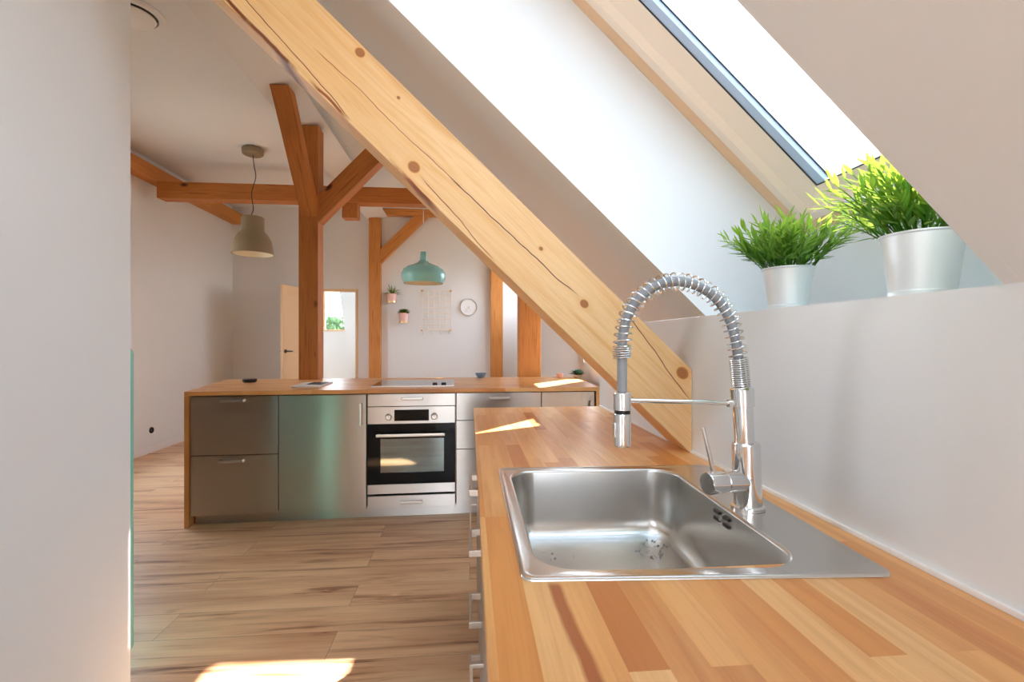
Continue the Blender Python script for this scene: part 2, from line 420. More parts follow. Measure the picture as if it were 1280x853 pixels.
# ceilings
b = B(); box(b, (XL-.1, YB-.1, ZC), (-1.33, YF+.1, ZC+.1)); box(b, (-1.33, YD-.02, ZC), (XR+.06, YF+.1, ZC+.1))
struct('ceiling', b, W_WHITE)
XB0, XB1, ZB = -1.525, -1.21, 3.06
b = B(); prism(b, [(XB0, ZB-.02), (XB1-.02, ZB+.035), (XB1-.13, ZC), (XB0, ZC)], 'y', YB, YF)
struct('ceiling_purlin_casing', b, W_WHITE)
b = B()
def slab(y0, y1, w0, w1):
    (x0, z0), (x1, z1) = rp(K0, w0), rp(K0, w1); (x2, z2), (x3, z3) = rp(K0+.02, w1), rp(K0+.02, w0)
    prism(b, [(x0, z0), (x1, z1), (x2, z2), (x3, z3)], 'y', y0, y1)
WB, WT = .4152, (3.15-K0*N[2])/T[2]
slab(YB, YR0-.02, WB, WT)
slab(YR0-.02, YR1+.02, WTOP, WT); slab(YR1+.02, 2.31, WB, WT)
slab(2.31, 2.50, .72, WT); slab(YK, 2.50, .30, .42); slab(2.50, YD-.02, -.37, WT); slab(YK, 2.50, -.37, .30)  # leaves an added slot that drops a sliver of sun on the sink worktop
struct('ceiling_slope', b, W_WHITE)
# reveals of the roof window
def reveal(name, y0, y1, kn, side):
    b = B(); prism(b, kn, 'y', y0, y1); struct(name, b, W_WHITE)
poly = [(XK, 1.29), rp(K0, WTOP), rp(K1+.03, WTOP), rp(K1+.03, .385), (.945, 1.29)]
reveal('wall_reveal_left', YR1, YR1+.02, poly, 1); reveal('wall_reveal_right', YR0-.02, YR0, poly, -1)
reveal('wall_reveal_top', YR0, YR1, [rp(K0, WTOP), rp(K1+.03, WTOP), rp(K1+.03, WTOP+.02), rp(K0, WTOP+.02)], 0)
# roof window (sash of pine, dark gasket, pale spacer, glass)
def roofframe(y0, y1, w0, w1, ty, tw, k0, k1, bev=.003):
    b = B()
    def bar(ya, yb, wa, wb): prism(b, [rp(k0, wa), rp(k0, wb), rp(k1, wb), rp(k1, wa)], 'y', ya, yb, bev)
    bar(y0, y0+ty, w0, w1); bar(y1-ty, y1, w0, w1); bar(y0+ty, y1-ty, w0, w0+tw); bar(y0+ty, y1-ty, w1-tw, w1)
    return b
win = struct('window_1', roofframe(YR0, YR1, .37, 1.93, .050, .036, K1, K1+.09), M_SASH2)
# bevelled sash
y0, y1, w0, w1 = YR0+.052, YR1-.052, .408, 1.89
b = B()
def sash_loop(ins, k): return [(y0+ins, w0+ins*.72, k), (y1-ins, w0+ins*.72, k), (y1-ins, w1-ins*.72, k), (y0+ins, w1-ins*.72, k)]
loops = [sash_loop(.0, K1+.06), sash_loop(.0, K1-.006), sash_loop(.004, K1-.010), sash_loop(.030, K1-.010), sash_loop(.046, K1+.004), sash_loop(.104, K1+.016), sash_loop(.104, K1+.06)]
rings = []
for L_ in loops:
    rings.append([b.verts.new((rp(k, w)[0], y, rp(k, w)[1])) for (y, w, k) in L_])
for A_, B_ in zip(rings, rings[1:]):
    for i in range(4): b.faces.new((A_[i], A_[(i+1) % 4], B_[(i+1) % 4], B_[i]))
bmesh.ops.recalc_face_normals(b, faces=b.faces[:])
sash = obj('sash', b, M_SASH, win, smooth=False)
gy0, gy1, gw0, gw1 = y0+.104, y1-.104, w0+.075, w1-.075
obj('gasket', roofframe(gy0, gy1, gw0, gw1, .003, .003, K1+.0165, K1+.0185, 0), M_GASKET, win, smooth=False)
b = B()
for ya, yb in ((gy0+.004, gy0+.030), (gy1-.030, gy1-.004)):
    prism(b, [rp(K1+.0185, gw0+.003), rp(K1+.0185, gw1-.003), rp(K1+.034, gw1-.004), rp(K1+.034, gw0+.004)], 'y', ya, yb)
obj('spacer', b, M_SPACER, win, smooth=False)
b = B()
for ya, yb in ((gy0+.030, gy0+.033), (gy1-.033, gy1-.030)):
    prism(b, [rp(K1+.0315, gw0+.004), rp(K1+.0315, gw1-.004), rp(K1+.034, gw1-.004), rp(K1+.034, gw0+.004)], 'y', ya, yb)
obj('glazing_edge', b, M_GASKET, win, smooth=False)
b = B(); prism(b, [rp(K1+.036, gw0), rp(K1+.036, gw1), rp(K1+.040, gw1), rp(K1+.040, gw0)], 'y', gy0, gy1)
obj('pane', b, glass_mat('tinted_pane', (.63, .64, .65, 1), .05), win, smooth=False)
# grey catch on the lower rail
b = B(); hx, hz = rp(K1-.012, .424)
tube(b, [(hx-.004, .835, hz-.002), (hx-.012, .86, hz-.008), (hx-.014, .93, hz-.010), (hx-.014, 1.00, hz-.010), (hx-.012, 1.035, hz-.008), (hx-.004, 1.05, hz-.002)], [.006, .009, .009, .009, .010, .008], 14)
obj('catch', b, plain('grey_catch', lin(190, 194, 198), .35), win)

# trims
struct('trim_1', bxo((XK-.006, -.6, .890), (XK, YK-.002, .897)), M_CORK)
struct('baseboard_left', bxo((XL, YB, 0), (XL+.014, YF, .075)), M_WHITEPL)
b = B(); box(b, (XL+.014, YF-.014, 0), (DX0-.07, YF, .075)); box(b, (DX1+.07, YF-.014, 0), (XR, YF, .075))
struct('baseboard_far', b, M_WHITEPL)

# doorway and the room beyond
b = B()
box(b, (DX0, YF-.012, 0), (DX0+.035, YF+.13, DZ), .002); box(b, (DX1-.035, YF-.012, 0), (DX1, YF+.13, DZ), .002); box(b, (DX0+.035, YF-.012, DZ-.035), (DX1-.035, YF+.13, DZ), .002)
door = struct('door_1', b, M_PINE)
# open leaf: four panels, swung into the room
hinge, free = Vector((-2.375, 7.37, 0)), Vector((-2.525, 6.72, 0))
dv = (free-hinge); Ld = dv.length; ang = math.atan2(dv.y, dv.x)
FR = Matrix.Translation(hinge) @ Matrix.Rotation(ang, 4, 'Z')
b = B()
box(b, (0, -.018, .01), (.095, .018, 1.985), .003); box(b, (Ld-.095, -.018, .01), (Ld, .018, 1.985), .003)
for z0, z1 in ((.01, .2), (.93, 1.06), (1.87, 1.985), (.50, .58)): box(b, (.095, -.018, z0), (Ld-.095, .018, z1), .003)
for z0, z1 in ((.2, .50), (.58, .93), (1.06, 1.87)): box(b, (.095, -.008, z0), (Ld-.095, .008, z1))
leaf = obj('door_leaf', b, M_PINE, door, frame=FR)
b = B()
for sgn in (-1, 1):
    lathe(b, [(.026, .018), (.026, .026), (.010, .028), (.010, .055), (0, .056)], 20, (Ld-.055, 0, 1.08), (0, sgn, 0))
    tube(b, [(Ld-.055, sgn*.05, 1.08), (Ld-.10, sgn*.053, 1.08), (Ld-.17, sgn*.05, 1.078)], [.010, .010, .008], 10)
obj('door_handle', b, M_DARKGREY, leaf, frame=FR)
# room beyond: walls, sloping window recess
b = B(); WX0, WX1, WZ0, WZ1 = -2.78, -2.26, 1.44, 2.25
box(b, (-3.6, 9.4, 0), (WX0, 9.5, 2.6)); box(b, (WX1, 9.4, 0), (-.6, 9.5, 2.6)); box(b, (WX0, 9.4, 0), (WX1, 9.5, WZ0)); box(b, (WX0, 9.4, WZ1), (WX1, 9.5, 2.6))
box(b, (-3.7, YF+.12, 0), (-3.6, 9.5, 2.6)); box(b, (-.7, YF+.12, 0), (-.6, 9.5, 2.6)); box(b, (-3.7, YF+.12, 2.6), (-.6, 7.62, 2.7)); box(b, (-3.7, 7.80, 2.6), (-.6, 9.5, 2.7))
struct('wall_beyond', b, W_WHITE)
b = B(); prism(b, [(-2.42, 2.45), (-2.10, 2.45), (-1.95, .9), (-2.16, .9), (-2.30, 1.5)], 'y', 9.05, 9.40)
struct('wall_sloping_recess', b, W_WHITE)
b = B()
box(b, (WX0, 9.37, WZ0-.03), (WX1, 9.49, WZ0), .003); box(b, (WX0, 9.42, WZ0), (WX0+.04, 9.47, WZ1), .003); box(b, (WX1-.04, 9.42, WZ0), (WX1, 9.47, WZ1), .003); box(b, (WX0+.04, 9.42, WZ1-.04), (WX1-.04, 9.47, WZ1), .003)
w = struct('window_9', b, M_PINE)
b = B(); box(b, (WX0+.04, 9.444, WZ0), (WX1-.04, 9.448, WZ1-.04)); obj('pane', b, M_GLASS, w, smooth=False)

b = B()
for x0, x1 in ((-3.6, -3.54), (-2.18, -2.12), (-.76, -.7)): box(b, (x0, 7.62, 2.62), (x1, 7.80, 2.68))
w = struct('window_10', b, M_PINE)  # unseen roof strip, added to brighten the room beyond
b = B(); box(b, (-3.6, 7.62, 2.648), (-.7, 7.80, 2.652)); obj('pane', b, M_GLASS, w, smooth=False)

# ------------------------------------------------------------------ timbers
def beam(name, label, frame, lo, hi, mat, cuts=(), bev=.006, cat='beam', group=None):
    """box in the frame's own axes (x along the timber), trimmed by world planes (point, outward normal)"""
    b = B(); box(b, lo, hi)
    bmesh.ops.bevel(b, geom=[e for e in b.edges if abs((e.verts[0].co-e.verts[1].co).normalized().x) > .9], offset=bev, segments=2, profile=.5, affect='EDGES')
    inv = frame.inverted(); rot = inv.to_3x3()
    for p, nn in cuts:
        r = bmesh.ops.bisect_plane(b, geom=b.verts[:]+b.edges[:]+b.faces[:], plane_co=inv @ Vector(p), plane_no=rot @ Vector(nn), clear_outer=True)
        ed = [e for e in r['geom_cut'] if isinstance(e, bmesh.types.BMEdge)]
        bmesh.ops.holes_fill(b, edges=ed)
    bmesh.ops.recalc_face_normals(b, faces=b.faces[:])
    me = bpy.data.meshes.new(name); b.to_mesh(me); b.free(); me.materials.append(mat)
    o = bpy.data.objects.new(name, me); C.objects.link(o); o.matrix_world = frame
    me.shade_smooth(); me.set_sharp_from_angle(angle=math.radians(40)); o.modifiers.new('weighted_normal', 'WEIGHTED_NORMAL').keep_sharp = True
    return tag(o, label, cat, group)
def frm(o, x, y=None, z=None):
    x = Vector(x).normalized()
    if y is not None: y = Vector(y); y = (y-x*y.dot(x)).normalized(); z = x.cross(y)
    else: z = Vector(z); z = (z-x*z.dot(x)).normalized(); y = z.cross(x)
    return Matrix(((x.x, y.x, z.x, o[0]), (x.y, y.y, z.y, o[1]), (x.z, y.z, z.z, o[2]), (0, 0, 0, 1)))

FM = frm((.644, 1.365, .893), (-.7236, 0, .6902), y=(0, -1, 0))
beam('timber_brace', 'thick pale pine strut slanting down in front to the sink worktop by the wall', FM, (-.2, -.145, 0), (2.72, 0, .183), M_MAIN,
     cuts=[((0, 0, .8905), (0, 0, -1)), ((.6535, 0, 0), (1, 0, 0)), ((-1.08, 0, 0), (-1, 0, 0))], bev=.005)
UP = lambda x, y, z: frm((x, y, z), (0, 0, 1), y=(0, 1, 0))
beam('timber_post', 'square orange-brown post rising from the back of the island worktop', UP(-1.45, 4.225, .8905), (0, 0, -.162), (2.168, .16, 0), M_OLD, cat='post')
FB = frm((-1.36, 4.223, 2.28), (0, -.67, .80), y=(1, 0, 0))
beam('timber_brace', 'dark brown brace leaning forward from the island post to the ceiling', FB, (-.2, -.068, 0), (1.3, .068, .10), M_OLD,
     cuts=[((0, 4.2225, 0), (0, 1, 0)), ((0, 0, 3.058), (0, 0, 1))])
FC = frm((-1.288, 4.235, 2.235), (.69, 0, .724), y=(0, 1, 0))
beam('timber_brace', 'orange brace rising to the right from the island post behind the pale strut', FC, (-.3, 0, 0), (1.6, .14, .165), M_OLD,
     cuts=[((-1.2865, 0, 0), (-1, 0, 0)), ((0, 0, 3.05), (0, 0, 1))])
FX = lambda x, y, z: frm((x, y, z), (1, 0, 0), y=(0, 1, 0))
beam('timber_beam', 'long brown cross beam under the ceiling running behind the island post', FX(-3.335, 5.45, 2.755), (0, 0, 0), (4.44, .16, .178), M_OLD)
FY = lambda x, y, z: frm((x, y, z), (0, 1, 0), y=(-1, 0, 0))
beam('timber_beam', 'orange wall beam running into the depth high along the left wall', FY(-3.335, 3.0, 2.936), (0, 0, 0), (4.395, .138, .15), M_FAR)
beam('timber_beam', 'short square beam end hanging below the cross beam right of the post', FY(-1.245, 5.47, 2.59), (0, 0, 0), (.14, .165, .163), M_OLD)
beam('timber_beam', 'brown top beam across the far wall just under the ceiling', FX(-1.29, 7.28, 3.10), (0, 0, 0), (2.4, .118, .098), M_FAR)
beam('timber_post', 'slim post on the far wall between the doorway and the pink wall pots', UP(-1.49, 7.28, .0005), (0, 0, -.165), (3.055, .118, 0), M_FAR, cat='post')
beam('timber_post', 'slim cracked post on the far wall right of the round clock', UP(.319, 7.28, .0005), (0, 0, -.186), (3.098, .118, 0), M_FAR, cat='post')
FD = frm((-1.325, 7.29, 2.42), (.70, 0, .714), y=(0, 1, 0))
beam('timber_brace', 'slanting brace on the far wall behind the teal pendant lamp', FD, (-.3, 0, -.03), (1.5, .108, .12), M_FAR,
     cuts=[((-1.3235, 0, 0), (-1, 0, 0)), ((0, 0, 3.098), (0, 0, 1))])
beam('timber_post', 'broad post standing close behind the right end of the island worktop', UP(.458, 4.42, .0005), (0, 0, -.203), (3.195, .2, 0), M_FAR, cat='post')

# ------------------------------------------------------------------ island (peninsula)
PA = math.radians(1.69); PO = Vector((-1.848, 3.293, 0)); PL = 2.781
PEN = Matrix.Translation(PO) @ Matrix.Rotation(PA, 4, 'Z')
def pt(u, v, z=0): return tuple(PEN @ Vector((u, v, z)))
TZ = .89
top = thing('worktop', 'long beech island worktop with panel ends carrying the black hob', 'worktop', pt(PL/2, .5, 0), PA)
b = B(); prism(b, [(0, 0), (PL, 0), (PL+.075, 1.0), (PL*.5, 1.03), (-.19, 1.03)], 'z', TZ-.028, TZ, .003)
obj('top', b, M_TOP2, top, frame=PEN)
M_ENDP = butcher('beech_staves_upright', 'y', BT)
b = B(); prism(b, [(0, 0), (.028, 0), (.0, 1.02), (-.18, 1.02)], 'z', 0.0005, TZ-.0285, .002); obj('end_panel', b, M_TOP2, top, frame=PEN)
b = B(); prism(b, [(PL-.028, 0), (PL, 0), (PL+.07, .99), (PL+.04, .99)], 'z', 0.0005, TZ-.0285, .002); obj('end_panel', b, M_TOP2, top, frame=PEN)

def handle_h(u0, u1, v, z):
    """flat stainless bow handle across a front at depth v"""
    b = B()
    box(b, (u0, v-.030, z-.009), (u1, v-.021, z+.009), .003)
    for ua, ub in ((u0, u0+.011), (u1-.011, u1)): box(b, (ua, v-.022, z-.009), (ub, v, z+.009), .002)
    return b
def handle_v(u, v, z0, z1):
    b = B()
    box(b, (u-.009, v-.030, z0), (u+.009, v-.021, z1), .003)
    for za, zb in ((z0, z0+.011), (z1-.011, z1)): box(b, (u-.009, v-.022, za), (u+.009, v, zb), .002)
    return b
FV, FT = .012, .018            # front face depth and thickness
ZT = .858
def carcass(name, label, u0, u1):
    t = thing(name, label, 'cabinet', pt((u0+u1)/2, .3), PA)
    b = B(); e = .016
    box(b, (u0, FV+FT+.001, .085), (u0+e, .58, ZT)); box(b, (u1-e, FV+FT+.001, .085), (u1, .58, ZT)); box(b, (u0+e, .565, .085), (u1-e, .58, ZT)); box(b, (u0+e, FV+FT+.001, .085), (u1-e, .565, .1))
    obj('body', b, M_CARC, t, frame=PEN, smooth=False)
    return t
def front(t, kind, u0, u1, z0, z1, h=None, mat=None, hm=None):
    o = obj(kind, bxo((u0, FV, z0), (u1, FV+FT, z1), .0018), mat or M_STEEL, t, frame=PEN)
    if h is not None: obj('handle', h, hm or M_NICKEL, o, frame=PEN)
    return o
t = carcass('drawer_cabinet', 'steel-fronted island cabinet with two deep drawers at the left end', .031, .577)
front(t, 'drawer', .033, .574, .470, ZT-.003, handle_h(.224, .370, FV, .828), M_STEELD)
front(t, 'drawer', .033, .574, .075, .464, handle_h(.218, .366, FV, .432), M_STEELD)
t = carcass('door_cabinet', 'island cabinet with one tall steel door left of the oven', .579, 1.150)
front(t, 'door', .582, 1.147, .075, ZT-.003, handle_v(1.113, FV, .648, .800))
t = carcass('oven_cabinet', 'steel island cabinet housing the oven between two shallow drawers', 1.154, 1.752)
front(t, 'drawer', 1.157, 1.749, .773, ZT-.002, handle_h(1.384, 1.528, FV, .825))
front(t, 'drawer', 1.157, 1.749, .075, .158, handle_h(1.379, 1.527, FV, .116))
t = carcass('drawer_cabinet', 'steel island cabinet with three drawers right of the oven', 1.755, 2.356)
front(t, 'drawer', 1.758, 2.354, .669, ZT-.002, handle_h(1.985, 2.132, FV, .818))
front(t, 'drawer', 1.758, 2.354, .469, .665, handle_h(1.985, 2.132, FV, .63))
front(t, 'drawer', 1.758, 2.354, .075, .465, handle_h(1.985, 2.132, FV, .43))
t = carcass('door_cabinet', 'narrow steel-doored island cabinet behind the end of the sink worktop', 2.358, 2.748)
front(t, 'door', 2.360, 2.744, .075, ZT-.002, handle_v(2.712, FV, .66, .792))
b = B(); box(b, (.034, .07, .0005), (2.74, .086, .074))
tag(obj('plinth', b, M_STEEL, None, frame=PEN, loc=pt(1.4, .08)), 'long steel plinth under the island cabinets on the floor', 'plinth')

# oven
t = thing('oven', 'built-in steel oven with black glass door and two round knobs', 'oven', pt(1.453, .3, .16), PA)
b = B(); box(b, (1.172, .04, .175), (1.188, .54, .76)); box(b, (1.718, .04, .175), (1.734, .54, .76)); box(b, (1.188, .525, .175), (1.718, .54, .76)); box(b, (1.188, .04, .175), (1.718, .525, .19)); box(b, (1.188, .04, .640), (1.718, .525, .76))
obj('cavity', b, plain('grey_enamel', lin(120, 118, 112), .4), t, frame=PEN, smooth=False)
obj('control_panel', bxo((1.157, FV-.004, .653), (1.749, .038, .769), .002), M_STEEL, t, frame=PEN)
obj('display', bxo((1.336, FV-.0065, .672), (1.570, FV-.0035, .749), .001), M_OVENBLK, t, frame=PEN)
for ku in (1.299, 1.607):
    b = B(); lathe(b, [(.0245, 0), (.0245, .004), (.020, .006), (.0185, .024), (.016, .027), (0, .027)], 28, (ku, FV-.004, .701), (0, -1, 0))
    k = obj('knob', b, M_NICKEL, t, frame=PEN)
    obj('marker', bxo((ku-.0012, FV-.0325, .701), (ku+.0012, FV-.0305, .717)), M_DARKGREY, k, frame=PEN)
b = B()
for lo, hi in (((1.157, .240), (1.243, .651)), ((1.672, .240), (1.749, .651)), ((1.243, .240), (1.672, .319)), ((1.243, .551), (1.672, .651))):
    box(b, (lo[0], FV-.004, lo[1]), (hi[0], .036, hi[1]))
d = obj('oven_door', b, M_OVENBLK, t, frame=PEN, smooth=False)
obj('window', bxo((1.243, FV-.001, .319), (1.672, FV+.004, .551)), M_OVENGL, d, frame=PEN, smooth=False)
b = B(); box(b, (1.219, FV-.045, .569), (1.679, FV-.030, .590), .004)
for ua, ub in ((1.228, 1.242), (1.656, 1.670)): box(b, (ua, FV-.031, .572), (ub, FV-.004, .587), .002)
obj('handle', b, M_NICKEL, d, frame=PEN)
obj('lower_panel', bxo((1.157, FV-.004, .175), (1.749, .036, .238), .002), M_STEEL, t, frame=PEN)
b = B()
for z in (.30, .44):
    for k in range(14): box(b, (1.192+.0395*k, .07, z), (1.196+.0395*k, .50, z+.004))
    for v in (.075, .25, .48): box(b, (1.190, v, z-.003), (1.716, v+.006, z+.003))
obj('rack', b, M_SPRING, t, frame=PEN, smooth=False)

# hob
t = thing('hob', 'flat black glass hob set into the island worktop above the oven', 'hob', pt(1.44, .45, TZ), PA)
b = B(); box(b, (1.150, .185, TZ+.0006), (1.738, .70, TZ+.0075), .002)
obj('glass_plate', b, M_BLACKGL, t, frame=PEN)
b = B()
for lo, hi in (((1.147, .182), (1.741, .185)), ((1.147, .70), (1.741, .703)), ((1.147, .185), (1.150, .70)), ((1.738, .185), (1.741, .70))): box(b, (*lo, TZ+.0006), (*hi, TZ+.0075))
obj('trim', b, M_NICKEL, t, frame=PEN, smooth=False)
for ku in (1.60, 1.665):
    b = B(); lathe(b, [(.018, 0), (.018, .010), (.015, .014), (0, .014)], 20, (ku, .26, TZ+.0076)); obj('knob', b, M_BLACK, t, frame=PEN)

# magazine, round dish, bowl, succulent, cup on the island
t = thing('magazine', 'open grey magazine with dark photo lying at the foot of the post', 'magazine', pt(.66, .40, TZ))
b = B(); prism(b, [(.60, .20), (.79, .20), (.80, .55), (.585, .55)], 'z', TZ+.0006, TZ+.010, .001); obj('pages', b, M_PAPER, t, frame=PEN)
b = B(); prism(b, [(.66, .34), (.775, .30), (.785, .54), (.66, .54)], 'z', TZ+.0102, TZ+.0112); obj('photo', b, M_DARKINK, t, frame=PEN, smooth=False)
t = thing('dish', 'small round black dish with a pale rim near the left end of the island', 'dish', (-1.755, 4.015, TZ))
b = B(); lathe(b, [(.045, .0006), (.052, .008), (.053, .022), (.048, .026), (.030, .020), (0, .019)], 32, (-1.755, 4.015, TZ)); obj('body', b, M_BLACK, t)
b = B(); lathe(b, [(.046, .0262), (.049, .0285), (.044, .031), (.038, .0285), (.040, .0262)], 32, (-1.755, 4.015, TZ), closed_ends=False); obj('rim', b, M_NICKEL, t)
b = B(); lathe(b, [(.018, .0006), (.028, .006), (.045, .030), (.050, .046), (.047, .046), (.040, .028), (0, .010)], 28, (.10, 4.28, TZ))
tag(obj('bowl', b, M_BLUE, None, loc=(.10, 4.28, TZ)), 'small blue-grey bowl at the back edge of the island worktop', 'bowl')
t = thing('potted_succulent', 'grey-green succulent rosette at the right end of the island worktop', 'plant', (.955, 4.20, TZ))
b = B(); lathe(b, [(.030, .0006), (.045, .03), (.042, .03), (.036, .025), (0, .025)], 24, (.955, 4.20, TZ)); obj('pot', b, M_PAPER, t)
def blade(b, base, d, L, w, bend, tone, lay, up=Vector((0, 0, 1)), segs=3, fold=.18):
    d = Vector(d).normalized(); side = d.cross(up)
    side = side.normalized() if side.length > 1e-3 else Vector((1, 0, 0))
    nrm = side.cross(d); prev = None; p = Vector(base)
    wid = [.35, 1.0, .8, 0.0] if segs == 3 else [.5, 1, .9, .6, 0]
    for i in range(segs+1):
        ww = w*wid[i]*.5
        dd = (d+nrm*(bend*i/segs)).normalized()
        if i: p = p+dd*(L/segs)
        if ww < 1e-6: cur = [b.verts.new(p)]
        else: cur = [b.verts.new(p-side*ww), b.verts.new(p-nrm*(ww*fold*2)), b.verts.new(p+side*ww)]
        if prev:
            fs = []
            if len(cur) == 3: fs = [b.faces.new((prev[0], prev[1], cur[1], cur[0])), b.faces.new((prev[1], prev[2], cur[2], cur[1]))]
            else: fs = [b.faces.new((prev[0], prev[1], cur[0])), b.faces.new((prev[1], prev[2], cur[0]))]
            for f in fs:
                for lp in f.loops: lp[lay] = (tone, tone, tone, 1)
        prev = cur
b = B(); lay = b.loops.layers.color.new('tone')
for k in range(46):
    a = k*2.4; r = (k/46)
    blade(b, (.955, 4.20, TZ+.032), (math.cos(a)*(.2+r), math.sin(a)*(.2+r), 1.05-r*.85), .05+.05*r, .024, -.25, random.random(), lay)
obj('foliage', b, plain('succulent_leaf', lin(74, 108, 92), .6), t, smooth=False)
b = B(); lathe(b, [(.022, .0006), (.03, .01), (.034, .04), (.031, .04), (.026, .012), (0, .010)], 24, (.80, 4.22, TZ))
tag(obj('cup', b, M_PINK, None, loc=(.80, 4.22, TZ)), 'small pink cup beside the succulent on the island worktop', 'cup')

# ------------------------------------------------------------------ sink run
CX0, CX1, CY0 = .019, .6485, -.6
t = thing('worktop', 'broad beech worktop along the low wall holding the steel sink', 'worktop', (.33, .9, 0))
b = B()
xs = [CX0, .086, .532, CX1]; ys = [CY0, .672, 1.214, YK-.003]
def grid(z):
    return [[b.verts.new((x, y, z)) for y in ys] for x in xs]
lo_, hi_ = grid(TZ-.028), grid(TZ)
for i in range(3):
    for j in range(3):
        if (i, j) == (1, 1): continue
        b.faces.new((hi_[i][j], hi_[i+1][j], hi_[i+1][j+1], hi_[i][j+1])); b.faces.new((lo_[i][j], lo_[i][j+1], lo_[i+1][j+1], lo_[i+1][j]))
for i in range(3):
    for j in (0, 3): b.faces.new((lo_[i][j], lo_[i+1][j], hi_[i+1][j], hi_[i][j]))
for j in range(3):
    for i in (0, 3): b.faces.new((lo_[i][j], lo_[i][j+1], hi_[i][j+1], hi_[i][j]))
for p, q in (((1, 1), (1, 2)), ((1, 2), (2, 2)), ((2, 2), (2, 1)), ((2, 1), (1, 1))):
    b.faces.new((lo_[p[0]][p[1]], lo_[q[0]][q[1]], hi_[q[0]][q[1]], hi_[p[0]][p[1]]))
bmesh.ops.recalc_face_normals(b, faces=b.faces[:])
ed = [e for e in b.edges if e.is_manifold and e.calc_face_angle() > 1.2 and all(abs(v.co.x-CX0) < 1e-4 for v in e.verts)]
bmesh.ops.bevel(b, geom=ed, offset=.003, segments=2, profile=.5, affect='EDGES')
obj('top', b, M_TOP, t)

# cabinets below: fronts face -x
FXs = .034
def ycab(name, label, y0, y1, fronts):
    t = thing(name, label, 'cabinet', (.33, (y0+y1)/2, 0)); e = .016
    b = B(); box(b, (FXs+.019, y0, .085), (.62, y0+e, .66)); box(b, (FXs+.019, y1-e, .085), (.62, y1, .66)); box(b, (.605, y0+e, .085), (.62, y1-e, .66)); box(b, (FXs+.019, y0+e, .085), (.605, y1-e, .1))
    if not (y0 < .9 < y1): box(b, (FXs+.019, y0, .66), (.62, y0+e, .859)); box(b, (FXs+.019, y1-e, .66), (.62, y1, .859))
    obj('body', b, M_CARC, t, smooth=False)
    for kind, z0, z1, hz, hv in fronts:
        f = obj(kind, bxo((FXs, y0+.002, z0), (FXs+.018, y1-.002, z1), .0015), M_STEEL, t)
        b = B()
        if hv:
            yh = y1-.04; box(b, (FXs-.034, yh-.008, hz-.08), (FXs-.026, yh+.008, hz+.08), .002)
            for za in (hz-.08, hz+.070): box(b, (FXs-.028, yh-.008, za), (FXs, yh+.008, za+.010), .0015)
        else:
            yc = (y0+y1)/2; box(b, (FXs-.036, yc-.08, hz-.009), (FXs-.027, yc+.08, hz+.009), .002)
            for ya in (yc-.08, yc+.069): box(b, (FXs-.029, ya, hz-.009), (FXs, ya+.011, hz+.009), .0015)
        obj('handle', b, M_NICKEL, f)
    return t
ycab('drawer_cabinet', 'steel-fronted cabinet with four drawers beneath the sink worktop', 1.225, 1.622,
     [('drawer', .669, .856, .795, False), ('drawer', .469, .665, .625, False), ('drawer', .269, .465, .425, False), ('drawer', .075, .265, .235, False)])
ycab('sink_cabinet', 'steel-doored cabinet directly below the sink', .625, 1.222, [('door', .075, .856, .35, True)])
ycab('door_cabinet', 'steel-doored cabinet beneath the near end of the sink worktop', .025, .622, [('door', .075, .856, .35, True)])
ycab('door_cabinet', 'steel-doored cabinet at the far end beneath the sink worktop', 1.625, YK-.004, [('door', .075, .856, .35, True)])
b = B(); box(b, (.09, -.55, .0005), (.106, YK-.01, .074))
tag(obj('plinth', b, M_STEEL, None, loc=(.1, 1, 0)), 'steel plinth under the sink worktop cabinets on the floor', 'plinth')

# sink: a skewed rectangle, bowl left, tap ledge right
Q = {'ll': (.071, .653), 'lr': (.594, .620), 'ul': (.072, 1.232), 'ur': (.622, 1.215)}
def bil(u, v):
    return tuple((1-u)*(1-v)*Q['ll'][i]+u*(1-v)*Q['lr'][i]+(1-u)*v*Q['ul'][i]+u*v*Q['ur'][i] for i in (0, 1))
def rrect(u0, v0, u1, v1, r, n=10, W=.54, H=.585):
    pts = []
    ru, rv = r/W, r/H
    for cu, cv, a0 in ((u1-ru, v1-rv, 0), (u0+ru, v1-rv, PI/2), (u0+ru, v0+rv, PI), (u1-ru, v0+rv, 1.5*PI)):
        for k in range(n+1):
            a = a0+PI/2*k/n; pts.append((cu+ru*math.cos(a), cv+rv*math.sin(a)))
    return pts
def ring(b, pts, z): return [b.verts.new((*bil(u, v), z)) for u, v in pts]
def skin(b, A, R):
    n = len(A)
    for k in range(n): b.faces.new((A[k], A[(k+1) % n], R[(k+1) % n], R[k]))
t = thing('sink', 'square inset steel sink with one deep bowl in the beech worktop', 'sink', (.35, .93, TZ-.17))
b = B(); O = lambda g, r=.016: rrect(g, g, 1-g, 1-g, r)
BU0, BV0, BU1, BV1 = .055, .058, .800, .950
I = lambda g, r: rrect(BU0+g, BV0+g, BU1-g, BV1-g, r)
seq = [(O(0), TZ+.0004), (O(.001), TZ+.003), (O(.004), TZ+.0045), (O(.014), TZ+.0042), (O(.022), TZ+.0026), (I(-.010, .066), TZ+.0022)]
R = [ring(b, p, z) for p, z in seq]
for a_, c_ in zip(R, R[1:]): skin(b, a_, c_)
rimo = obj('rim', b, M_RIM, t, angle=50)
b = B()
seq = [(I(-.010, .066), TZ+.0022), (I(-.004, .062), TZ+.0010), (I(0, .060), TZ-.004), (I(.004, .058), TZ-.05), (I(.010, .056), TZ-.115), (I(.016, .054), TZ-.135), (I(.034, .046), TZ-.152), (I(.062, .04), TZ-.158)]
R = [ring(b, p, z) for p, z in seq]
for a_, c_ in zip(R, R[1:]): skin(b, a_, c_)
